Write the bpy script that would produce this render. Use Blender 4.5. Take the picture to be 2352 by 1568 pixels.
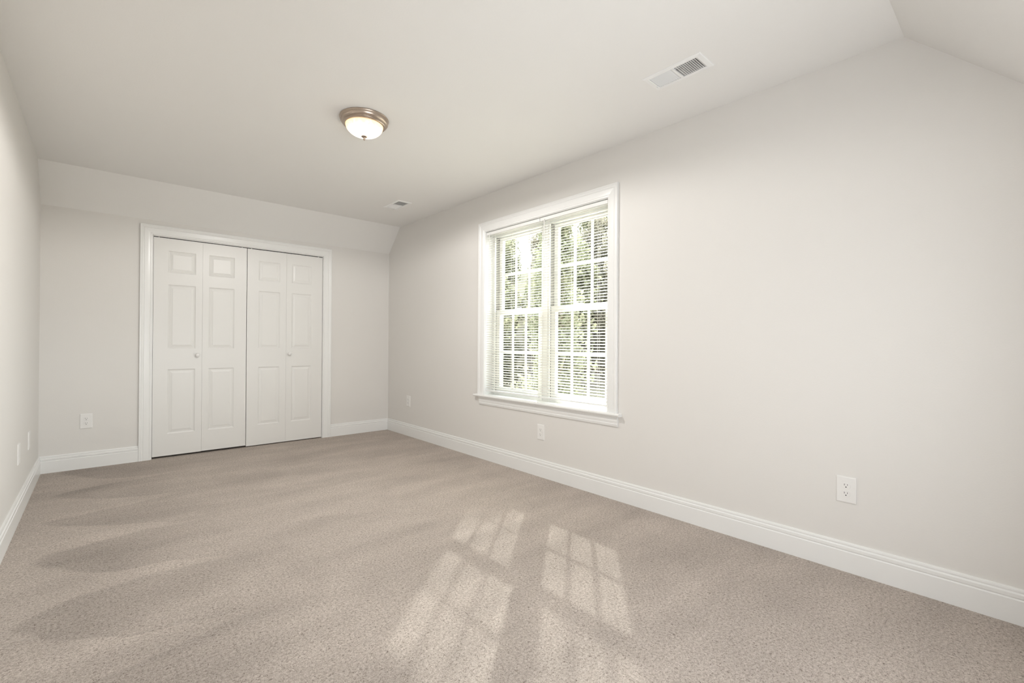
import bpy, bmesh, math, random
from mathutils import Vector, Matrix
random.seed(7)
for o in list(bpy.data.objects): bpy.data.objects.remove(o)
scn = bpy.context.scene
col = scn.collection
# ------------------------------------------------------------------ room dimensions (metres)
XR, XL, YB, YF = 2.6792, -0.364, 5.3152, -0.35      # right, left, back, front (behind camera)
HK, HC, S, YN = 2.1757, 2.4618, 0.2759, 0.38        # knee height, ceiling, slope run, near slope start
HF = HC - (YN - YF)                                 # height of the low wall behind the camera
# ------------------------------------------------------------------ camera
f, yaw, pitch, roll, CH = 1062.2955, .7279, .0034, -.0067, 1.0803
cy, sy, cp, sp, cr, sr = (math.cos(yaw), math.sin(yaw), math.cos(pitch), math.sin(pitch), math.cos(roll), math.sin(roll))
R0 = Vector((cy, -sy, 0)); D0 = Vector((sy, cy, 0)); U0 = Vector((0, 0, 1))
Dv = D0*cp + U0*sp; U1 = -D0*sp + U0*cp
Rv = R0*cr - U1*sr; Uv = R0*sr + U1*cr
cam_d = bpy.data.cameras.new('camera'); cam = bpy.data.objects.new('camera', cam_d); col.objects.link(cam)
cam_d.sensor_width = 36; cam_d.lens = f/2352*36; cam_d.clip_start = 0.02; cam_d.clip_end = 500
Mx = Matrix.Identity(4)
for i in range(3):
    Mx[i][0] = Rv[i]; Mx[i][1] = Uv[i]; Mx[i][2] = -Dv[i]
Mx[0][3], Mx[1][3], Mx[2][3] = 0, 0, CH
cam.matrix_world = Mx
scn.camera = cam
# ------------------------------------------------------------------ world, sun, daylight, exposure
vs = scn.view_settings
vs.view_transform = 'Standard'; vs.look = 'None'; vs.gamma = 1; vs.use_curve_mapping = False
vs.exposure = 0.27
SKY = 7.0
w = bpy.data.worlds.new('sky'); scn.world = w; w.use_nodes = True
bg = w.node_tree.nodes['Background']; bg.inputs[0].default_value = (0.93, 0.965, 1.0, 1); bg.inputs[1].default_value = SKY
sun_d = bpy.data.lights.new('sun', 'SUN'); sun_d.energy = 20.0; sun_d.angle = math.radians(1.0); sun_d.color = (1, .972, .94)
sun = bpy.data.objects.new('sun', sun_d); col.objects.link(sun)
sd = Vector((-.76, -.65, -.747)).normalized()
sun.rotation_euler = sd.to_track_quat('-Z', 'Y').to_euler(); sun.location = (12, 11, 12)

def area(name, loc, direction, sx, sy_, power, color=(1, 1, 1), portal=False):
    d = bpy.data.lights.new(name, 'AREA'); d.shape = 'RECTANGLE'; d.size = sx; d.size_y = sy_; d.energy = power; d.color = color
    if portal: d.cycles.is_portal = True
    o = bpy.data.objects.new(name, d); col.objects.link(o); o.location = loc
    o.rotation_euler = Vector(direction).to_track_quat('-Z', 'Z').to_euler()
    return o
W3 = (0.15, 1.75, 0.55, 1.55)    # added_window in the low wall behind the camera, added for fill light (x0,x1,z0,z1)
area('window_daylight_portal', (XR+.17, 2.69, 1.35), (-1, 0, 0), 1.4, 1.5, 1, portal=True)
area('added_window_portal', ((W3[0]+W3[1])/2, YF-.16, (W3[2]+W3[3])/2), (0, 1, 0), W3[1]-W3[0], W3[3]-W3[2], 1, portal=True)

def spot(name, loc, target, power, cone, blend, color=(1, 1, 1), r=.03):
    d = bpy.data.lights.new(name, 'SPOT'); d.energy = power; d.spot_size = math.radians(cone); d.spot_blend = blend; d.color = color; d.shadow_soft_size = r
    o = bpy.data.objects.new(name, d); col.objects.link(o); o.location = loc
    o.rotation_euler = (Vector(target)-Vector(loc)).to_track_quat('-Z', 'Z').to_euler(); return o

# ------------------------------------------------------------------ materials
def newmat(name, base, rough=.5, spec=.5, metal=0.0):
    m = bpy.data.materials.new(name); m.use_nodes = True
    b = m.node_tree.nodes['Principled BSDF']
    b.inputs['Base Color'].default_value = (*base, 1); b.inputs['Roughness'].default_value = rough
    b.inputs['Specular IOR Level'].default_value = spec; b.inputs['Metallic'].default_value = metal
    return m, m.node_tree, b
def add_bump(nt, b, scale, dist, detail=4, strength=1.0):
    tc = nt.nodes.new('ShaderNodeTexCoord'); n = nt.nodes.new('ShaderNodeTexNoise'); bp = nt.nodes.new('ShaderNodeBump')
    n.inputs['Scale'].default_value = scale; n.inputs['Detail'].default_value = detail
    bp.inputs['Distance'].default_value = dist; bp.inputs['Strength'].default_value = strength
    nt.links.new(tc.outputs['Object'], n.inputs['Vector']); nt.links.new(n.outputs[0], bp.inputs['Height'])
    nt.links.new(bp.outputs[0], b.inputs['Normal'])
def mat_paint(name, base, rough, bump=0.0004, scale=140, spec=.3):
    m, nt, b = newmat(name, base, rough, spec); add_bump(nt, b, scale, bump); return m
M = {}
M['wall'] = mat_paint('wall_paint', (.805, .785, .755), .6, .0003)
M['ceil'] = mat_paint('ceiling_paint', (.90, .89, .87), .75, .0003)
M['trim'] = mat_paint('trim_gloss_paint', (.90, .90, .885), .28, .00008, 60, .5)
M['door'] = mat_paint('door_paint', (.84, .83, .805), .36, .0001, 90, .5)
M['vinyl'] = mat_paint('window_vinyl', (.86, .86, .84), .35, .00005, 60, .5)
M['plate'] = mat_paint('outlet_plastic', (.88, .87, .85), .3, .00003, 80, .5)
M['vent'] = mat_paint('vent_enamel', (.93, .93, .92), .4, .00003, 80, .5)
M['black'] = newmat('dark_gap', (.015, .013, .012), .8)[0]
M['duct'] = newmat('duct_metal', (.022, .021, .02), .6)[0]
M['gap_shade'] = newmat('gap_shade_grey', (.30, .29, .27), .7)[0]  # grey standing in for the shade in the sash track gaps
M['cord'] = newmat('cord_white', (.8, .79, .76), .8)[0]
M['steel'] = newmat('screw_steel', (.6, .6, .58), .3, .5, 1)[0]
def mat_nickel():
    m, nt, b = newmat('brushed_nickel', (.47, .39, .325), .28, .5, 1)
    tc = nt.nodes.new('ShaderNodeTexCoord'); mp = nt.nodes.new('ShaderNodeMapping'); n = nt.nodes.new('ShaderNodeTexNoise')
    mp.inputs['Scale'].default_value = (8, 8, 900); n.inputs['Scale'].default_value = 3
    r = nt.nodes.new('ShaderNodeMapRange'); r.inputs[3].default_value = .2; r.inputs[4].default_value = .4
    nt.links.new(tc.outputs['Object'], mp.inputs[0]); nt.links.new(mp.outputs[0], n.inputs['Vector'])
    nt.links.new(n.outputs[0], r.inputs[0]); nt.links.new(r.outputs[0], b.inputs['Roughness']); return m
M['nickel'] = mat_nickel()
def mat_slat():
    m = bpy.data.materials.new('blind_slat_vinyl'); m.use_nodes = True; nt = m.node_tree; b = nt.nodes['Principled BSDF']
    b.inputs['Base Color'].default_value = (.86, .85, .82, 1); b.inputs['Roughness'].default_value = .35
    t = nt.nodes.new('ShaderNodeBsdfTranslucent'); t.inputs[0].default_value = (.9, .87, .80, 1)
    mx = nt.nodes.new('ShaderNodeMixShader'); mx.inputs[0].default_value = .35
    out = nt.nodes['Material Output']
    nt.links.new(b.outputs[0], mx.inputs[1]); nt.links.new(t.outputs[0], mx.inputs[2]); nt.links.new(mx.outputs[0], out.inputs[0]); return m
M['slat'] = mat_slat()
def mat_glass():
    m = bpy.data.materials.new('window_glass'); m.use_nodes = True; nt = m.node_tree; nt.nodes.remove(nt.nodes['Principled BSDF'])
    tr = nt.nodes.new('ShaderNodeBsdfTransparent'); tr.inputs[0].default_value = (.93, .96, .94, 1)
    gl = nt.nodes.new('ShaderNodeBsdfGlossy'); gl.inputs['Roughness'].default_value = .02
    lw = nt.nodes.new('ShaderNodeLayerWeight'); lw.inputs[0].default_value = .08
    mx = nt.nodes.new('ShaderNodeMixShader'); nt.links.new(lw.outputs['Fresnel'], mx.inputs[0])
    nt.links.new(tr.outputs[0], mx.inputs[1]); nt.links.new(gl.outputs[0], mx.inputs[2]); nt.links.new(mx.outputs[0], nt.nodes['Material Output'].inputs[0]); return m
M['glass'] = mat_glass()
def mat_dome():
    # lamp glass: alabaster swirl, brighter over the bulbs at its centre
    m = bpy.data.materials.new('lamp_glass_lit'); m.use_nodes = True; nt = m.node_tree; b = nt.nodes['Principled BSDF']
    tc = nt.nodes.new('ShaderNodeTexCoord'); sx = nt.nodes.new('ShaderNodeVectorMath'); sx.operation = 'LENGTH'
    sp_ = nt.nodes.new('ShaderNodeVectorMath'); sp_.operation = 'MULTIPLY'; sp_.inputs[1].default_value = (1, 1, 0)
    nt.links.new(tc.outputs['Object'], sp_.inputs[0]); nt.links.new(sp_.outputs[0], sx.inputs[0])
    n = nt.nodes.new('ShaderNodeTexNoise'); n.inputs['Scale'].default_value = 18; n.inputs['Distortion'].default_value = 2.5
    nt.links.new(tc.outputs['Object'], n.inputs['Vector'])
    ma = nt.nodes.new('ShaderNodeMath'); ma.operation = 'MULTIPLY_ADD'; ma.inputs[1].default_value = .03
    nt.links.new(n.outputs[0], ma.inputs[0]); nt.links.new(sx.outputs['Value'], ma.inputs[2])
    cr_ = nt.nodes.new('ShaderNodeValToRGB'); e = cr_.color_ramp.elements
    e[0].position = .04; e[0].color = (3.2, 2.9, 2.4, 1); e[1].position = .125; e[1].color = (.95, .62, .33, 1)
    x = cr_.color_ramp.elements.new(.085); x.color = (2.2, 1.85, 1.3, 1)
    nt.links.new(ma.outputs[0], cr_.inputs[0]); nt.links.new(cr_.outputs[0], b.inputs['Emission Color']); b.inputs['Emission Strength'].default_value = 1.0
    b.inputs['Base Color'].default_value = (.85, .75, .6, 1); b.inputs['Roughness'].default_value = .25; return m
M['dome'] = mat_dome()
def mat_carpet():
    m, nt, b = newmat('carpet_pile', (.5, .43, .36), .95, .1)
    N = nt.nodes.new; L = nt.links.new
    tc = N('ShaderNodeTexCoord'); sep = N('ShaderNodeSeparateXYZ'); L(tc.outputs['Object'], sep.inputs[0])
    def noise(scale, detail=3, dist=0.0, rough=.5):
        n = N('ShaderNodeTexNoise'); n.inputs['Scale'].default_value = scale; n.inputs['Detail'].default_value = detail
        n.inputs['Distortion'].default_value = dist; n.inputs['Roughness'].default_value = rough; L(tc.outputs['Object'], n.inputs['Vector']); return n.outputs[0]
    def mth(op, a, b_=None, c=None):
        n = N('ShaderNodeMath'); n.operation = op
        for i, v in enumerate((a, b_, c)):
            if v is None: continue
            if isinstance(v, (int, float)): n.inputs[i].default_value = v
            else: L(v, n.inputs[i])
        return n.outputs[0]
    def rng(v, a, b_, c, d, smooth=True):
        n = N('ShaderNodeMapRange'); n.interpolation_type = 'SMOOTHSTEP' if smooth else 'LINEAR'
        for i, q in enumerate((a, b_, c, d)): n.inputs[i+1].default_value = q
        L(v, n.inputs[0]); return n.outputs[0]
    tuft = noise(300, 4, .8, .65); tuft2 = noise(105, 4, .5, .7)
    h = mth('ADD', mth('MULTIPLY', tuft, .6), mth('MULTIPLY', tuft2, .6))
    # nap: vacuum strokes fanning out from the left wall plus soft footworn drifts
    X, Y = sep.outputs['X'], sep.outputs['Y']
    wob = mth('MULTIPLY', mth('SUBTRACT', noise(1.6, 2), .5), .35)
    u = mth('ADD', mth('ADD', Y, mth('MULTIPLY', X, .33)), wob)
    fr = mth('FRACT', mth('DIVIDE', mth('ADD', u, .42), .66))
    edge = mth('MULTIPLY_ADD', mth('POWER', mth('ABSOLUTE', mth('SUBTRACT', fr, .35)), 1.5), 1.5, -.27)
    tip = rng(mth('SUBTRACT', X, edge), 0.0, .07, 0, 1)
    fade = rng(X, -.05, .75, 1, 0)
    stroke = mth('MULTIPLY', tip, fade)
    drift = mth('SUBTRACT', noise(1.9, 4, 1.2, .55), .5)
    st = N('ShaderNodeMapping'); st.inputs['Rotation'].default_value = (0, 0, .5); st.inputs['Scale'].default_value = (.9, 3.2, 1); L(tc.outputs['Object'], st.inputs[0])
    n2 = N('ShaderNodeTexNoise'); n2.inputs['Scale'].default_value = 1.3; n2.inputs['Detail'].default_value = 3; L(st.outputs[0], n2.inputs['Vector'])
    streak = mth('SUBTRACT', n2.outputs[0], .5)
    nap = mth('ADD', mth('ADD', mth('MULTIPLY', stroke, -.17), mth('MULTIPLY', drift, .30)), mth('MULTIPLY', streak, .45))
    ramp = N('ShaderNodeValToRGB'); e = ramp.color_ramp.elements
    e[0].position = .43; e[0].color = (.13, .095, .075, 1); e[1].position = .74; e[1].color = (.78, .70, .64, 1)
    q = ramp.color_ramp.elements.new(.54); q.color = (.50, .43, .375, 1)
    L(h, ramp.inputs[0])
    mul = N('ShaderNodeVectorMath'); mul.operation = 'SCALE'; L(ramp.outputs[0], mul.inputs[0]); L(mth('ADD', nap, 1.0), mul.inputs['Scale'])
    L(mul.outputs[0], b.inputs['Base Color'])
    bp = N('ShaderNodeBump'); bp.inputs['Distance'].default_value = .008; bp.inputs['Strength'].default_value = .9
    L(h, bp.inputs['Height']); L(bp.outputs[0], b.inputs['Normal'])
    return m
M['carpet'] = mat_carpet()
def mat_noise2(name, c1, c2, scale, rough=.9):
    m, nt, b = newmat(name, c1, rough, .1)
    tc = nt.nodes.new('ShaderNodeTexCoord'); n = nt.nodes.new('ShaderNodeTexNoise'); n.inputs['Scale'].default_value = scale; n.inputs['Detail'].default_value = 5
    r = nt.nodes.new('ShaderNodeValToRGB'); r.color_ramp.elements[0].position = .35; r.color_ramp.elements[1].position = .65
    r.color_ramp.elements[0].color = (*c1, 1); r.color_ramp.elements[1].color = (*c2, 1)
    nt.links.new(tc.outputs['Object'], n.inputs['Vector']); nt.links.new(n.outputs[0], r.inputs[0]); nt.links.new(r.outputs[0], b.inputs['Base Color']); return m
M['ground'] = mat_noise2('straw_lawn', (.25, .215, .18), (.20, .185, .14), .12)
M['bark'] = mat_noise2('bark', (.22, .17, .13), (.36, .30, .24), 3)
def mat_leaf(name, c1, c2):
    m = mat_noise2(name, c1, c2, .6, .6); nt = m.node_tree; b = nt.nodes['Principled BSDF']
    t = nt.nodes.new('ShaderNodeBsdfTranslucent'); mx = nt.nodes.new('ShaderNodeMixShader'); mx.inputs[0].default_value = .45
    nt.links.new(b.inputs['Base Color'].links[0].from_socket, t.inputs[0])
    nt.links.new(b.outputs[0], mx.inputs[1]); nt.links.new(t.outputs[0], mx.inputs[2]); nt.links.new(mx.outputs[0], nt.nodes['Material Output'].inputs[0]); return m
M['leafA'] = mat_leaf('leaves_bright', (.16, .168, .105), (.23, .225, .15))
M['leafB'] = mat_leaf('leaves_olive', (.19, .175, .13), (.26, .232, .185))
M['exterior'] = mat_paint('exterior_siding', (.7, .68, .63), .7)

# ------------------------------------------------------------------ mesh helpers
def link(name, bm, m, parent=None, smooth=False, loc=None):
    me = bpy.data.meshes.new(name); bmesh.ops.recalc_face_normals(bm, faces=bm.faces); bm.to_mesh(me); bm.free()
    for mm in (m if isinstance(m, (list, tuple)) else [m]): me.materials.append(mm)
    if smooth:
        for p in me.polygons: p.use_smooth = True
    o = bpy.data.objects.new(name, me); col.objects.link(o)
    if loc: o.location = loc
    if parent: o.parent = parent
    return o
def smooth_angle(o, deg=35):
    for p in o.data.polygons: p.use_smooth = True
    o.data.set_sharp_from_angle(angle=math.radians(deg)); return o
def empty(name, loc=(0, 0, 0), parent=None):
    o = bpy.data.objects.new(name, None); col.objects.link(o); o.location = loc; o.empty_display_size = .1
    if parent: o.parent = parent
    return o
def tag(o, label=None, cat=None, group=None, kind=None):
    for k, v in (('label', label), ('category', cat), ('group', group), ('kind', kind)):
        if v: o[k] = v
    return o
def bevel_mod(o, wd, seg=2):
    b = o.modifiers.new('bevel', 'BEVEL'); b.width = wd; b.segments = seg; b.limit_method = 'ANGLE'; b.angle_limit = math.radians(40); return o
def box(bm, a, b, bevel=0):
    vs_ = [bm.verts.new((x, y, z)) for x in (a[0], b[0]) for y in (a[1], b[1]) for z in (a[2], b[2])]
    fs = [bm.faces.new([vs_[i] for i in q]) for q in ((0, 1, 3, 2), (4, 6, 7, 5), (0, 4, 5, 1), (2, 3, 7, 6), (0, 2, 6, 4), (1, 5, 7, 3))]
    if bevel:
        es = list({e for f_ in fs for e in f_.edges}); bmesh.ops.bevel(bm, geom=es, offset=bevel, segments=2, profile=.5, affect='EDGES')
    return vs_
def cells(bm, quads, mapper, t0, t1):
    """quads: 2D polygons sharing corners; extruded between t0 and t1; shared inner sides dropped"""
    V = {}
    def v(p, t):
        k = (round(p[0], 5), round(p[1], 5), t)
        if k not in V: V[k] = bm.verts.new(mapper(p, t))
        return V[k]
    cnt = {}
    for q in quads:
        for i in range(len(q)):
            k = frozenset(((round(q[i][0], 5), round(q[i][1], 5)), (round(q[(i+1) % len(q)][0], 5), round(q[(i+1) % len(q)][1], 5)))); cnt[k] = cnt.get(k, 0)+1
    for q in quads:
        bm.faces.new([v(p, t0) for p in q]); bm.faces.new([v(p, t1) for p in q][::-1])
        for i in range(len(q)):
            a, b = q[i], q[(i+1) % len(q)]
            if cnt[frozenset(((round(a[0], 5), round(a[1], 5)), (round(b[0], 5), round(b[1], 5))))] == 1:
                bm.faces.new([v(a, t0), v(b, t0), v(b, t1), v(a, t1)])
def lathe(bm, prof, n=64, center=(0, 0), matfn=None, axis='z', cap=False):
    rings = []
    for r, z in prof:
        ring = []
        for i in range(n):
            a = 2*math.pi*i/n
            p = (center[0]+r*math.cos(a), center[1]+r*math.sin(a), z)
            if axis == 'y': p = (center[0]+r*math.cos(a), z, center[1]+r*math.sin(a))
            if axis == 'x': p = (z, center[0]+r*math.cos(a), center[1]+r*math.sin(a))
            ring.append(bm.verts.new(p))
        rings.append(ring)
    for k in range(len(rings)-1):
        for i in range(n):
            bm.faces.new([rings[k][i], rings[k][(i+1) % n], rings[k+1][(i+1) % n], rings[k+1][i]])
    bmesh.ops.remove_doubles(bm, verts=bm.verts, dist=1e-6)
def sweep_rows(bm, rows, closed_profile=True, caps=True):
    R = [[bm.verts.new(p) for p in r] for r in rows]
    n = len(R[0])
    for k in range(len(R)-1):
        for i in range(n if closed_profile else n-1):
            bm.faces.new([R[k][i], R[k][(i+1) % n], R[k+1][(i+1) % n], R[k+1][i]])
    if caps: bm.faces.new(R[0]); bm.faces.new(R[-1][::-1])
# ------------------------------------------------------------------ shell
T = .14
WIN = (1.985, 3.392, .575, 2.118)   # wall opening of window_1 (y0,y1,z0,z1)
def roof(y):
    if y < YN: return HC-(YN-y)
    if y > YB-S: return HC-(y-(YB-S))*(HC-HK)/S
    return HC
def side_quads(opening):
    y0, y1, z0, z1 = opening
    ys = sorted({YF, YN, YN-(HC-z0), YN-(HC-z1), y0, y1, YB-S, YB}); ys = [y for y in ys if YF <= y <= YB]; Q = []
    for a, b in zip(ys[:-1], ys[1:]):
        ra, rb = roof(a), roof(b)
        if z1 > min(ra, rb)-.01 and a >= y0 and b <= y1: raise ValueError
        zz = [0, z0, z1]
        for k, (c, d) in enumerate(((0, z0), (z0, z1), (z1, None))):
            if k == 1 and a >= y0-1e-6 and b <= y1+1e-6: continue
            if d is None: 
                if max(ra, rb) <= c+1e-6: continue
                Q.append([(a, c), (b, c), (b, rb), (a, ra)])
            else:
                Q.append([(a, c), (b, c), (b, d), (a, d)])
    return Q
def fix_low(Q):   # clip cells that rise above the near slope
    out = []
    for q in Q:
        q = [(round(y, 6), round(min(z, roof(y)), 6)) for y, z in q]
        out.append([p for i, p in enumerate(q) if p != q[i-1]])
    return [q for q in out if len(q) > 2 and abs(max(p[1] for p in q)-min(p[1] for p in q)) > 1e-4]
bm = bmesh.new(); cells(bm, fix_low(side_quads(WIN)), lambda p, t: (t, p[0], p[1]), XR, XR+T)
tag(link('wall_right', bm, M['wall']), kind='structure')
bm = bmesh.new(); cells(bm, fix_low(side_quads((2, 2, 1, 1))), lambda p, t: (t, p[0], p[1]), XL-T, XL)
tag(link('wall_left', bm, M['wall']), kind='structure')
# back wall with the closet opening
OX0, OX1, OZ = .354, 1.878, 2.040
bm = bmesh.new()
cells(bm, [[(XL-T, 0), (OX0, 0), (OX0, OZ), (XL-T, OZ)], [(XL-T, OZ), (OX0, OZ), (OX0, HK), (XL-T, HK)], [(OX0, OZ), (OX1, OZ), (OX1, HK), (OX0, HK)],
           [(OX1, OZ), (XR+T, OZ), (XR+T, HK), (OX1, HK)], [(OX1, 0), (XR+T, 0), (XR+T, OZ), (OX1, OZ)]], lambda p, t: (p[0], t, p[1]), YB, YB+.12)
tag(link('wall_back', bm, M['wall']), kind='structure')
# low wall behind the camera with added_window
bm = bmesh.new(); a, b, c, d = W3
xs = [XL-T, a, b, XR+T]; zs = [0, c, d, HF]
Q = [[(xs[i], zs[k]), (xs[i+1], zs[k]), (xs[i+1], zs[k+1]), (xs[i], zs[k+1])] for i in range(3) for k in range(3) if not (i == 1 and k == 1)]
cells(bm, Q, lambda p, t: (p[0], t, p[1]), YF-T, YF)
tag(link('wall_front', bm, M['wall']), kind='structure')
# ceiling: flat field with two vent cut-outs, and a slope at each end
V1 = (2.128, 2.237, 1.070, 1.328); V2 = (2.170, 2.279, 4.113, 4.371)
bm = bmesh.new()
xs = sorted({XL-T, V1[0], V1[1], V2[0], V2[1], XR+T}); ys = sorted({YN, V1[2], V1[3], V2[2], V2[3], YB-S}); Q = []
for i in range(len(xs)-1):
    for k in range(len(ys)-1):
        cx_, cy_ = (xs[i]+xs[i+1])/2, (ys[k]+ys[k+1])/2
        if any(v[0] < cx_ < v[1] and v[2] < cy_ < v[3] for v in (V1, V2)): continue
        Q.append([(xs[i], ys[k]), (xs[i+1], ys[k]), (xs[i+1], ys[k+1]), (xs[i], ys[k+1])])
cells(bm, Q, lambda p, t: (p[0], p[1], t), HC, HC+.12)
for (ya, za, yb_, zb) in ((YB-S, HC, YB+.12, HK-.12*(HC-HK)/S), (YN, HC, YF-T, HF-T)):
    rows = [[(x, ya, za), (x, yb_, zb), (x, yb_, zb+.17), (x, ya, za+.12)] for x in (XL-T, XR+T)]
    sweep_rows(bm, rows)
tag(link('ceiling', bm, M['ceil']), kind='structure')
# floor (runs on into the closet)
bm = bmesh.new(); box(bm, (XL-T, YF-T, -.12), (XR+T, YB+.8, 0))
tag(link('floor', bm, M['carpet']), label='beige cut-pile carpet with vacuum marks', kind='structure')
# closet enclosure behind the doors
bm = bmesh.new()
box(bm, (OX0-.3, YB+.75, 0), (OX1+.3, YB+.8, HK)); box(bm, (OX0-.35, YB+.12, 0), (OX0-.3, YB+.8, HK)); box(bm, (OX1+.3, YB+.12, 0), (OX1+.35, YB+.8, HK))
box(bm, (OX0-.35, YB+.12, HK), (OX1+.35, YB+.8, HK+.05))
tag(link('wall_closet', bm, M['wall']), kind='structure')

# ------------------------------------------------------------------ baseboards
BP = [(0, 0), (.0150, 0), (.0150, .094), (.0138, .0965), (.0112, .0985), (.0122, .1015), (.0135, .105), (.0135, .1165), (.0118, .1195), (.0082, .1215), (.0082, .1245), (.0095, .1275), (.0090, .133), (.0066, .1385), (0, .1385)]
def base_run(bm, p0, p1, nrm, m0=0, m1=0):
    """p0->p1 along the wall foot; nrm points into the room; m = mitre (+1 inside corner) at either end"""
    p0, p1, nrm = Vector(p0), Vector(p1), Vector(nrm); d = (p1-p0).normalized(); rows = []
    for p, s_, m in ((p0, 1, m0), (p1, -1, m1)):
        rows.append([p + nrm*w_ + d*s_*m*w_ + Vector((0, 0, z)) for w_, z in BP])
    sweep_rows(bm, rows)
bm = bmesh.new(); base_run(bm, (XR, YF, 0), (XR, 4.634, 0), (-1, 0, 0), 1, 0); base_run(bm, (XR, 4.6348, 0), (XR, YB, 0), (-1, 0, 0), 0, 1)
tag(link('baseboard_right', bm, M['trim']), kind='structure')
bm = bmesh.new(); base_run(bm, (XL, YF, 0), (XL, YB, 0), (1, 0, 0), 1, 1)
tag(link('baseboard_left', bm, M['trim']), kind='structure')
CL, CR_ = .264, 1.968
bm = bmesh.new(); base_run(bm, (XL, YB, 0), (CL, YB, 0), (0, -1, 0), 1, 0); base_run(bm, (CR_, YB, 0), (XR, YB, 0), (0, -1, 0), 0, 1)
tag(link('baseboard_back', bm, M['trim']), kind='structure')
bm = bmesh.new(); base_run(bm, (XL, YF, 0), (XR, YF, 0), (0, 1, 0), 1, 1)
tag(link('baseboard_front', bm, M['trim']), kind='structure')

# ------------------------------------------------------------------ casings: profile (w across from the opening edge, d off the wall)
def casing_profile(wd):
    P = [(0, 0), (0, .0085), (.003, .0105), (.010, .0112), (.013, .0095), (.016, .0118), (.030, .0135), (wd-.034, .0150), (wd-.030, .0132), (wd-.026, .0165),
         (wd-.020, .0182), (wd-.014, .0172), (wd-.010, .0195), (wd-.003, .0195), (wd, .0165), (wd, 0)]
    return P
def casing(bm, path, wd, mapper):
    """path: list of (corner(u,v), outward mitre(u,v)) ; mapper(u,v,d)->xyz"""
    rows = []
    for (u, v), (mu, mv) in path: rows.append([mapper(u+mu*w_, v+mv*w_, d) for w_, d in casing_profile(wd)])
    sweep_rows(bm, rows)
bm = bmesh.new()
cw = .0885
casing(bm, [((OX0-.003, 0), (-1, 0)), ((OX0-.003, OZ+.004), (-1, 1)), ((OX1+.001, OZ+.004), (1, 1)), ((OX1+.001, 0), (1, 0))], cw, lambda u, v, d: (u, YB-d, v))
o = tag(link('trim_1', bm, M['trim']), label='white moulded casing around the closet doors', kind='structure')
# jamb lining of the closet and dark track above the doors
bm = bmesh.new()
box(bm, (OX0, YB, 0), (OX0+.004, YB+.12, OZ)); box(bm, (OX1-.004, YB, 0), (OX1, YB+.12, OZ)); box(bm, (OX0, YB, OZ-.004), (OX1, YB+.12, OZ))
tag(link('trim_2', bm, M['trim']), label='white jamb lining of the closet opening', kind='structure')
bm = bmesh.new(); box(bm, (OX0+.006, YB+.020, OZ-.024), (OX1-.006, YB+.045, OZ-.0045))
tag(link('trim_3', bm, M['duct']), label='closet door track above the bifold leaves', kind='structure')

# ------------------------------------------------------------------ bifold closet doors
def leaf_mesh(bm, w_, h_, panels, th=.032):
    """front face at y=0 facing -y; panels = (x0,x1,z0,z1)"""
    xs = [0, panels[0][0], panels[0][1], w_]; zs = [0]
    for p in sorted(panels, key=lambda p: p[2]): zs += [p[2], p[3]]
    zs.append(h_)
    def q(pts): bm.faces.new([bm.verts.new(p) for p in pts])
    for i in range(3):
        for k in range(len(zs)-1):
            if i == 1 and k % 2 == 1: continue
            q([(xs[i], 0, zs[k]), (xs[i+1], 0, zs[k]), (xs[i+1], 0, zs[k+1]), (xs[i], 0, zs[k+1])])
    rings = [(0, 0), (.003, .0015), (.009, .0062), (.013, .0068), (.0155, .0050), (.0175, .0058), (.034, .0022), (.0365, .0008), (.040, .0008)]
    for (x0, x1, z0, z1) in panels:
        pr = None
        for ins, dep in rings:
            r = [(x0+ins, dep, z0+ins), (x1-ins, dep, z0+ins), (x1-ins, dep, z1-ins), (x0+ins, dep, z1-ins)]
            if pr:
                for i in range(4): q([pr[i], pr[(i+1) % 4], r[(i+1) % 4], r[i]])
            pr = r
        q(pr)
    q([(0, th, 0), (0, th, h_), (w_, th, h_), (w_, th, 0)])
    q([(0, 0, 0), (0, 0, h_), (0, th, h_), (0, th, 0)]); q([(w_, 0, 0), (w_, th, 0), (w_, th, h_), (w_, 0, h_)])
    q([(0, 0, h_), (w_, 0, h_), (w_, th, h_), (0, th, h_)]); q([(0, 0, 0), (0, th, 0), (w_, th, 0), (w_, 0, 0)])
    bmesh.ops.remove_doubles(bm, verts=bm.verts, dist=1e-5)
DY = YB+.006
leaves = [(.3605, .7365, (.468, .684), .018, 2.0285), (.7375, 1.1135, (.788, 1.007), .020, 2.0285),
          (1.1185, 1.4925, (1.223, 1.430), .010, 2.0275), (1.4935, 1.8705, (1.546, 1.753), .010, 2.0275)]
def knob(parent, x, z):
    bm = bmesh.new()
    lathe(bm, [(.0, -.0005), (.0125, -.0005), (.0125, -.003), (.0085, -.005), (.0075, -.010), (.0085, -.014), (.014, -.018), (.0178, -.0235), (.0175, -.029), (.0135, -.0335), (.006, -.0355), (0, -.0358)], 32, (x, z), axis='y')
    k = link('knob', bm, M['plate'], parent, smooth=True); k['label'] = 'round white pull knob'; return k
doors = []
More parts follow.
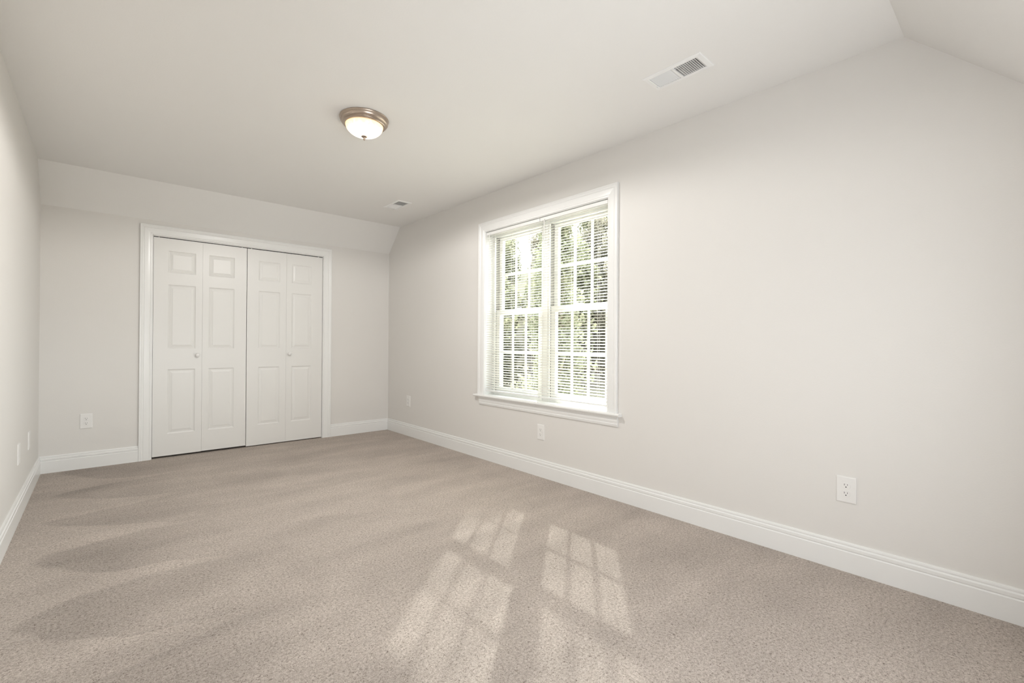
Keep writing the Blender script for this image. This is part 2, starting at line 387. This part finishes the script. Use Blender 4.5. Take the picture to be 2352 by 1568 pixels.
for di, (pair, txt, hinge) in enumerate((((0, 1), 'left bifold closet door, white six panel, knob on its outer leaf', .737), ((2, 3), 'right bifold closet door, white six panel, beside the window corner', 1.493))):
    root = tag(empty('door_%d' % (di+1), (leaves[pair[0]][0], DY, 0)), label=txt, kind='structure')
    for li in pair:
        x0, x1, (p0, p1), zb, zt = leaves[li]
        bm = bmesh.new(); zofs = zb
        pan = [(p0-x0, p1-x0, a-zofs, b-zofs) for a, b in ((.218, .816), (1.006, 1.603), (1.711, 1.916))]
        leaf_mesh(bm, x1-x0, zt-zb, pan)
        lf = link('door_leaf', bm, M['door'], root); lf.location = (x0-root.location.x, 0, zb)
        if li == 0: knob(lf, .699-x0, .946-zb)
        if li == 3: knob(lf, 1.524-x0, .950-zb)
        # top pivot pin
    for px in ((leaves[pair[0]][0]+.04, leaves[pair[1]][1]-.04)):
        bm = bmesh.new(); lathe(bm, [(0, 0), (.005, 0), (.005, .0105), (0, .0105)], 12, (px-root.location.x, .016)); 
        pn = link('pivot_pin', bm, M['plate'], root); pn.location = (0, 0, leaves[pair[0]][4]-.001)

# ------------------------------------------------------------------ window_1
win = tag(empty('window_1', (XR, 2.69, .6)), label='twin double-hung window with white grilles', kind='structure')
def wpart(name, bm, m, parent=None, **k):
    o = link(name, bm, m, **k); p = parent or win; o.parent = p
    o.matrix_parent_inverse = Matrix.Translation(-Vector(p['wpos'] if 'wpos' in p else p.location)) if not parent else Matrix.Identity(4)
    return o
def tomap(u, v, d): return (XR-d, u, v)
Y0, Y1, Z0, Z1 = 1.993, 3.384, .600, 2.110      # clear opening inside the jambs
bm = bmesh.new()
casing(bm, [((Y1+.004, Z0), (1, 0)), ((Y1+.004, Z1+.004), (1, 1)), ((Y0-.004, Z1+.004), (-1, 1)), ((Y0-.004, Z0), (-1, 0))], .0865, tomap)
wpart('casing', bm, M['trim'])
# jamb extensions
XW = XR+.085    # room side of the vinyl unit
bm = bmesh.new()
box(bm, (XR, WIN[0], Z0-.02), (XW, Y0, WIN[3])); box(bm, (XR, Y1, Z0-.02), (XW, WIN[1], WIN[3])); box(bm, (XR, Y0, Z1), (XW, Y1, WIN[3]))
wpart('jamb', bm, M['trim'])
# stool and apron
bm = bmesh.new()
prof = [(XR-.040, Z0-.0045), (XR-.036, Z0), (XW, Z0), (XW, Z0-.021), (XR-.034, Z0-.021), (XR-.040, Z0-.016), (XR-.042, Z0-.010)]
def stool_rows(ya, yb_, cut): return [[(max(x, cut) if cut else x, y, z) for x, z in prof] for y in (ya, yb_)]
sweep_rows(bm, stool_rows(Y0-.0, Y1, None))
for ya, yb_ in ((1.868, Y0), (Y1, 3.512)):
    sweep_rows(bm, [[(min(x, XR), y, z) for x, z in prof] for y in (ya, yb_)])
wpart('window_sill', bm, M['trim'])
bm = bmesh.new()
AP = [(0, .579), (.0195, .579), (.0195, .570), (.0165, .566), (.0150, .560), (.0150, .545), (.0130, .536), (.0115, .528), (.0135, .523), (.0120, .517), (.0100, .508), (.006, .503), (0, .503)]
rows = []
for y in (1.897, 3.456): rows.append([(XR-d, y, z) for d, z in AP])
sweep_rows(bm, rows); wpart('apron', bm, M['trim'])
# vinyl unit: outer frame, centre mullion, sill
YC = 2.685
bm = bmesh.new()
XO = XR+.19
fr_w = .040
for a, b in ((Y0-.008, Y0+fr_w), (Y1-fr_w, Y1+.008), (YC-.045, YC+.045)): box(bm, (XW, a, Z0-.02), (XO, b, Z1+.008))
box(bm, (XW+.0008, Y0-.0075, Z1-.040), (XO-.0008, Y1+.0075, Z1+.0075)); box(bm, (XW+.0008, Y0-.0075, Z0-.0195), (XO-.0008, Y1+.0075, Z0+.022))
# raised inner lip around each light
for (a, b) in ((Y0+fr_w, YC-.045), (YC+.045, Y1-fr_w)):
    box(bm, (XW-.004, a-.012, Z0+.0005), (XW+.001, a-.0004, Z1-.0005)); box(bm, (XW-.004, b+.0004, Z0+.0005), (XW+.001, b+.012, Z1-.0005))
wpart('window_frame', bm, M['vinyl'])
bm = bmesh.new()   # dark weatherstrip filling the sash tracks, gap shade put into its grey
for (a, b) in ((Y0+fr_w, YC-.045), (YC+.045, Y1-fr_w)):
    box(bm, (XW+.012, a, Z0+.022), (XO-.02, a+.0035, Z1-.04)); box(bm, (XW+.012, b-.0035, Z0+.022), (XO-.02, b, Z1-.04))
wpart('track_gap_strip', bm, M['gap_shade'])
def sash(y0, y1, z0, z1, xa, name, stile, top, bot, g0, g1):
    """frame between y0..y1,z0..z1 ; glass opening y0+stile.., g0..g1 in z"""
    bm = bmesh.new(); th = .030
    ya, yb_ = y0+stile, y1-stile
    box(bm, (xa, y0, z0), (xa+th, ya, z1), .0015); box(bm, (xa, yb_, z0), (xa+th, y1, z1), .0015)
    box(bm, (xa+.0006, ya-.004, z0+.0005), (xa+th-.0006, yb_+.004, g0), .0015); box(bm, (xa+.0006, ya-.004, g1), (xa+th-.0006, yb_+.004, z1-.0005), .0015)
    s = wpart(name, bm, M['vinyl'])
    bm = bmesh.new(); xm = xa+.010
    for k in (1, 2):
        yc = ya+(yb_-ya)*k/3; box(bm, (xm, yc-.011, g0), (xm+.010, yc+.011, g1), .002)
    zc = (g0+g1)/2; box(bm, (xm+.0007, ya, zc-.011), (xm+.0093, yb_, zc+.011), .002)
    g = link('grille', bm, M['vinyl'], s)
    bm = bmesh.new(); box(bm, (xa+.022, ya, g0), (xa+.025, yb_, g1)); link('glass', bm, M['glass'], s)
    return s
for (a, b) in ((Y0+fr_w+.0035, YC-.045-.0035), (YC+.045+.0035, Y1-fr_w-.0035)):
    sash(a, b, 1.345, Z1-.042, XW+.050, 'upper_sash', .044, .03, .04, 1.385, 2.038)
    ls = sash(a, b, Z0+.024, 1.383, XW+.014, 'lower_sash', .050, .03, .04, .668, 1.335)
    bm = bmesh.new(); box(bm, (XW+.008, (a+b)/2-.03, 1.3835), (XW+.032, (a+b)/2+.03, 1.396), .003); link('sash_lock', bm, M['vinyl'], ls)
# ------------------------------------------------------------------ venetian blinds
def blind(y0, y1, txt, wand=True):
    root = tag(empty('venetian_blind', (XR+.02, (y0+y1)/2, Z0)), txt, 'window blind', 'mini blinds inside the twin window')
    ox, oy, oz = root.location; X0 = XR+.002 - ox; ya, yb_ = y0-oy, y1-oy; top = 2.1035-oz; W_ = .0255
    bm = bmesh.new(); box(bm, (X0+.001, ya, top-.027), (X0+.032, yb_, top), .002)
    hr = link('headrail', bm, M['vinyl'], root)
    # slats: crowned strips tipped so the room edge is lower
    pitch_ = .0215; tilt = math.radians(12); n = int((top-.030-.045)/pitch_); cx_ = X0+.0165
    bm = bmesh.new()
    for k in range(n):
        zc = top-.041-k*pitch_
        rows = []
        for y in (ya+.001, yb_-.001):
            up, dn = [], []
            for i in range(7):
                s_ = (i/6-.5)*W_; c_ = .0030*(1-(2*i/6-1)**2)
                for lst, off in ((up, .0003), (dn, -.0003)):
                    lst.append((cx_+s_*math.cos(tilt)-(c_+off)*math.sin(tilt), y, zc+s_*math.sin(tilt)+(c_+off)*math.cos(tilt)))
            rows.append(up+dn[::-1])
        sweep_rows(bm, rows)
    sl = link('slats', bm, M['slat'], root); smooth_angle(sl, 50)
    zb = top-.041-n*pitch_
    bm = bmesh.new(); box(bm, (cx_-.0125, ya+.002, zb-.010), (cx_+.0125, yb_-.002, zb+.002), .002); link('bottom_rail', bm, M['vinyl'], root)
    L_ = yb_-ya
    for fr_ in (.13, .5, .87):
        y = ya+L_*fr_
        bm = bmesh.new()
        for dx in (-.0128, .0128): box(bm, (cx_+dx-.0005, y-.0006, zb), (cx_+dx+.0005, y+.0006, top-.026))
        box(bm, (cx_-.0004, y+.004, zb), (cx_+.0004, y+.0048, top-.026))
        link('ladder_cord', bm, M['cord'], root)
    if wand:
        bm = bmesh.new(); lathe(bm, [(0, top-.030), (.0035, top-.030), (.0035, top-.60), (.0048, top-.605), (.0048, top-.66), (0, top-.662)], 8, (X0-.006, yb_-.055))
        lathe(bm, [(0, top-.022), (.0022, top-.022), (.0022, top-.034), (0, top-.034)], 8, (X0-.006, yb_-.055))
        box(bm, (X0-.0075, yb_-.0565, top-.022), (X0+.002, yb_-.0535, top-.019))
        link('tilt_wand', bm, M['cord'], root)
    return root
blind(YC-.004, Y1-.006, 'white mini blind over the window half nearer the closet')
blind(Y0+.006, YC-.010, 'white mini blind over the window half farther from the closet')

# ------------------------------------------------------------------ window added out of view to brighten the room
for nm, (a, b, c, d), side in (('added_window', W3, 'F'),):
    bm = bmesh.new()
    def mp(u, v, t): return (XL-t, u, v) if side == 'L' else (u, YF-t, v)
    def bx(u0, u1, v0, v1, t0, t1):
        p, q = mp(u0, v0, t0), mp(u1, v1, t1); box(bm, tuple(min(i, j) for i, j in zip(p, q)), tuple(max(i, j) for i, j in zip(p, q)))
    for u in (a, (a+b)/2-.02, b-.04): bx(u, u+.04, c, d, .05, .10)
    for v in (c, (c+d)/2-.02, d-.04): bx(a, b, v, v+.04, .055, .095)
    wr = tag(link(nm, bm, M['vinyl']), label='plain window added behind the viewpoint for fill light', kind='structure')
    bm = bmesh.new()
    if side == 'L': casing(bm, [((b, c), (1, -1)), ((b, d), (1, 1)), ((a, d), (-1, 1)), ((a, c), (-1, -1)), ((b, c), (1, -1))], .0865, lambda u, v, t: (XL+t, u, v))
    else: casing(bm, [((b, c), (1, -1)), ((b, d), (1, 1)), ((a, d), (-1, 1)), ((a, c), (-1, -1)), ((b, c), (1, -1))], .0865, lambda u, v, t: (u, YF+t, v))
    link('casing', bm, M['trim'], wr)

# ------------------------------------------------------------------ electrical outlets (built facing -y, then turned)
def outlet(pos, rz, txt, blank=False, group='duplex outlets low on the walls'):
    root = tag(empty('wall_plate' if blank else 'electrical_outlet', pos), txt, 'wall plate' if blank else 'outlet', group); root.rotation_euler.z = rz
    bm = bmesh.new(); w_, h_ = .0400, .0620
    rows = []
    for ins, d in ((0, 0), (0, -.0028), (.0012, -.0046), (.0045, -.0056), (.0060, -.0058)):
        rows.append([(-w_+ins, d, -h_+ins), (w_-ins, d, -h_+ins), (w_-ins, d, h_-ins), (-w_+ins, d, h_-ins)])
    sweep_rows(bm, rows); link('cover_plate', bm, M['plate'], root)
    if blank:
        for z in (-.03, .03):
            bm = bmesh.new(); lathe(bm, [(0, -.0056), (.0032, -.0056), (.003, -.0068), (0, -.0072)], 16, (0, z), axis='y'); link('screw', bm, M['plate'], root)
        return root
    for zc in (.0195, -.0195):
        bm = bmesh.new(); pts = []
        for i in range(40):
            a = 2*math.pi*i/40; x, z = .0172*math.cos(a), .0172*math.sin(a); pts.append((x, max(-.0138, min(.0138, z))))
        rows = [[(x*s, d, zc+z*s) for x, z in pts] for s, d in ((1, -.0050), (1, -.0072), (.97, -.0078))]
        sweep_rows(bm, rows); rc = link('receptacle', bm, M['plate'], root)
        bm = bmesh.new()
        box(bm, (-.0072, -.0080, zc+.0005), (-.0054, -.0070, zc+.0085)); box(bm, (.0054, -.0080, zc+.0015), (.0072, -.0070, zc+.0080))
        lathe(bm, [(0, -.0070), (.0026, -.0070), (.0026, -.0080), (0, -.0080)], 14, (0, zc-.0065), axis='y')
        link('slots', bm, M['black'], rc)
    bm = bmesh.new(); lathe(bm, [(0, -.0056), (.0030, -.0056), (.0028, -.0066), (0, -.0070)], 16, (0, 0), axis='y'); link('screw', bm, M['plate'], root)
    return root
PI = math.pi
outlet((-.081, YB, .397), 0, 'white duplex outlet on back wall, left of the closet doors')
outlet((XR, 4.803, .399), -PI/2, 'small far outlet on window wall near the back corner')
outlet((XR, 2.645, .359), -PI/2, 'white outlet directly below the window')
outlet((XR, .588, .389), -PI/2, 'large near outlet on the bare stretch of window wall at right')
outlet((XL, 4.075, .390), PI/2, 'nearer white plate seen edge-on low on left wall', True, 'edge-on plates on the left wall')
outlet((XL, 4.62, .385), PI/2, 'farther white plate seen edge-on on left wall beside the back corner', True, 'edge-on plates on the left wall')

# ------------------------------------------------------------------ ceiling light
LX, LY = 1.213, 2.748
lamp = tag(empty('ceiling_light', (LX, LY, HC)), 'lit flush-mount ceiling lamp with brushed nickel ring and frosted glass bowl', 'ceiling light')
bm = bmesh.new()
lathe(bm, [(.060, 0), (.142, 0), (.1455, -.002), (.1465, -.0055), (.1445, -.008), (.1440, -.014), (.1410, -.024), (.1355, -.0315), (.1330, -.033), (.1322, -.036),
           (.1285, -.0375), (.1275, -.0405), (.1235, -.042), (.1215, -.0455), (.1160, -.047), (.1130, -.0465), (.1125, -.040), (.060, -.036), (.060, 0)], 96)
ring = smooth_angle(link('ceiling_pan', bm, M['nickel'], lamp), 40)
bm = bmesh.new(); pr = []
for i in range(15):
    a = i/14*math.pi/2; pr.append((.1115*math.cos(a)**.95 if i < 14 else 0, -.044-.066*math.sin(a)))
lathe(bm, pr, 96)
link('glass_bowl', bm, M['dome'], lamp, smooth=True)
bm = bmesh.new(); lathe(bm, [(0, -.106), (.016, -.108), (.019, -.1105), (.0175, -.1135), (.012, -.117), (.0075, -.1185), (.006, -.122), (.0075, -.1255), (.0055, -.131), (.002, -.135), (0, -.136)], 32)
smooth_angle(link('finial', bm, M['nickel'], lamp), 45)

spot('ceiling_lamp_light', (LX, LY, HC-.14), (LX, LY, 0), 57, 180, .2, (1, .975, .945), r=.012)
bl = bpy.data.objects['ceiling_lamp_light']; bl.parent = lamp; bl.location = (0, 0, -.14)
# ------------------------------------------------------------------ ceiling vents
def vent(hole, txt):
    x0, x1, y0, y1 = hole; cx_, cy_ = (x0+x1)/2, (y0+y1)/2; hx, hy = (x1-x0)/2, (y1-y0)/2
    root = tag(empty('ceiling_vent', (cx_, cy_, HC)), txt, 'vent', 'white ceiling registers')
    ox, oy = hx+.0215, hy+.0265
    bm = bmesh.new(); rings = [((ox, oy), 0), ((ox, oy), -.0015), ((ox-.003, oy-.003), -.0045), ((hx+.003, hy+.003), -.0065), ((hx-.001, hy-.001), -.0050), ((hx-.001, hy-.001), 0)]
    rows = [[(-a, -b, z), (a, -b, z), (a, b, z), (-a, b, z)] for (a, b), z in rings]
    sweep_rows(bm, rows, caps=False)
    box(bm, (-hx, -.006, -.0062), (hx, .006, 0)); link('face_frame', bm, M['vent'], root)
    n = 11
    for half in (-1, 1):
        for k in range(n):
            yc = half*(.012+(k+.5)*(hy-.014)/n); a = math.radians(46 if half > 0 else 28)*(-half)
            bm = bmesh.new(); dy, dz = math.cos(a)*(.0055 if half > 0 else .0048), math.sin(a)*.0055; ty, tz = -math.sin(a)*.0004, math.cos(a)*.0004
            zc = -.0005
            rows = [[(x, yc-dy-ty, zc-dz-tz), (x, yc+dy-ty, zc+dz-tz), (x, yc+dy+ty, zc+dz+tz), (x, yc-dy+ty, zc-dz+tz)] for x in (-hx, hx)]
            sweep_rows(bm, rows); link('louver', bm, M['vent'], root)
    bm = bmesh.new(); box(bm, (-.012, -hy, .016), (-.006, hy, .024)); link('damper_bar', bm, M['vent'], root)
    bm = bmesh.new(); box(bm, (hx-.030, hy+.001, -.0145), (hx-.024, hy+.004, -.004)); link('damper_lever', bm, M['vent'], root)
    bm = bmesh.new()
    box(bm, (-hx-.002, -hy-.002, .105), (hx+.002, hy+.002, .110))
    for s_ in (-1, 1):
        box(bm, (s_*hx-(.002 if s_ < 0 else -.0), -hy, .002), (s_*hx+(.0 if s_ < 0 else .002), hy, .105)) if 0 else None
    link('duct', bm, M['duct'], root)
    return root
vent(V1, 'large-looking white air vent on the ceiling above the bare wall at right')
vent(V2, 'smaller-looking far air vent on the ceiling near the back right corner')

# ------------------------------------------------------------------ outdoors, seen between the slats
bm = bmesh.new(); box(bm, (XR+.6, -60, -3.3), (130, 120, -3.0))
tag(link('ground', bm, M['ground']), label='straw-coloured lawn outside the window', kind='structure')
def tree(dist, az, h_, r_, mat, nl, txt, low=.25, cone=False, leaf=(.14, .28)):
    x, y = dist*math.cos(math.radians(az)), dist*math.sin(math.radians(az))
    root = tag(empty('tree', (x, y, -3.0)), txt, 'tree', 'woodland trees beyond the lawn')
    bm = bmesh.new(); rows = []
    for k in range(7):
        t = k/6; rr = (.12 if cone else .26)*(1-t)+.04; ox_ = .3*math.sin(t*3+az); rows.append([(ox_+rr*math.cos(a*math.pi/4), rr*math.sin(a*math.pi/4), h_*.8*t) for a in range(8)])
    sweep_rows(bm, rows)
    for k in range(6):
        a = random.uniform(0, 6.28); z = h_*random.uniform(.25, .6); L_ = r_*.7
        p = Vector((0, 0, z)); q = Vector((math.cos(a)*L_, math.sin(a)*L_, z+L_*.6)); rows = []
        for t, rr in ((0, .09), (1, .02)):
            c_ = p.lerp(q, t); rows.append([(c_.x+rr*math.cos(j*math.pi/2), c_.y+rr*math.sin(j*math.pi/2), c_.z) for j in range(4)])
        sweep_rows(bm, rows)
    link('trunk', bm, M['bark'], root)
    verts, faces = [], []
    blobs = [(Vector((random.uniform(-1, 1)*r_*.5, random.uniform(-1, 1)*r_*.5, h_*random.uniform(low, .92))), random.uniform(.3, .5)*r_) for _ in range(60)]
    if cone: blobs = [(Vector((random.uniform(-1, 1)*q*r_*.45, random.uniform(-1, 1)*q*r_*.45, h_*(1-q)-.3)), .28+q*r_*.5) for q in [k/40*.8 for k in range(41)]]
    for i in range(nl):
        c_, br = random.choice(blobs)
        d = Vector((random.gauss(0, 1), random.gauss(0, 1), random.gauss(0, .8))).normalized()*br*random.random()**.4
        p = c_+d; s_ = random.uniform(*leaf)
        n = Vector((random.gauss(0, 1), random.gauss(0, 1), random.gauss(0, 1))).normalized(); t1 = n.orthogonal().normalized(); t2 = n.cross(t1)
        b0 = len(verts); verts += [p-t1*s_, p+t2*s_*.5, p+t1*s_, p-t2*s_*.5]; faces.append((b0, b0+1, b0+2, b0+3))
    me = bpy.data.meshes.new('foliage'); me.from_pydata([tuple(v) for v in verts], [], faces); me.materials.append(mat)
    fo = bpy.data.objects.new('foliage', me); col.objects.link(fo); fo.parent = root; fo['kind'] = 'stuff'
    return root
tree(math.hypot(10.1, 9.32), math.degrees(math.atan2(9.32, 10.1)), 11.1, 1.5, M['leafA'], 16000, 'slender pointed tree standing nearest the window outside', .1, cone=True, leaf=(.05, .10))
M['hill'] = mat_noise2('wooded_hill', (.14, .135, .10), (.19, .175, .135), .35)
bm = bmesh.new(); rows = []
for i in range(41):
    a = math.radians(10+i*1.75); hh = 17+2.5*math.sin(i*1.3)+1.8*math.sin(i*2.9+1)
    rows.append([((86+d)*math.cos(a), (86+d)*math.sin(a), z) for d, z in ((0, -3.05), (2, hh*.45), (7, hh*.85), (14, hh), (30, -3.05))])
sweep_rows(bm, rows)
tag(link('hillside', bm, M['hill']), label='pale wooded hillside far behind the trees', kind='structure')
for row, (dist, step, hh) in enumerate(((36, 10.5, 12), (45, 8.6, 15), (54, 7.2, 19), (63, 6.4, 23), (72, 5.8, 27))):
    az = 21+(row % 2)*4
    while az < 64:
        r_ = min(3.3, dist*math.radians(step)/2*.95)
        if row == 0:
            tree(dist, az, hh*random.uniform(.85, 1.1), r_, M['leafA'], 11000, 'bright green tree of the front row outside the window', .3)
        else:
            tree(dist, az, hh*random.uniform(.85, 1.1), r_, M['leafB' if (row+int(az)) % 3 else 'leafA'], 15000, 'olive green woodland tree far beyond the lawn outside the window', .02)
        az += step
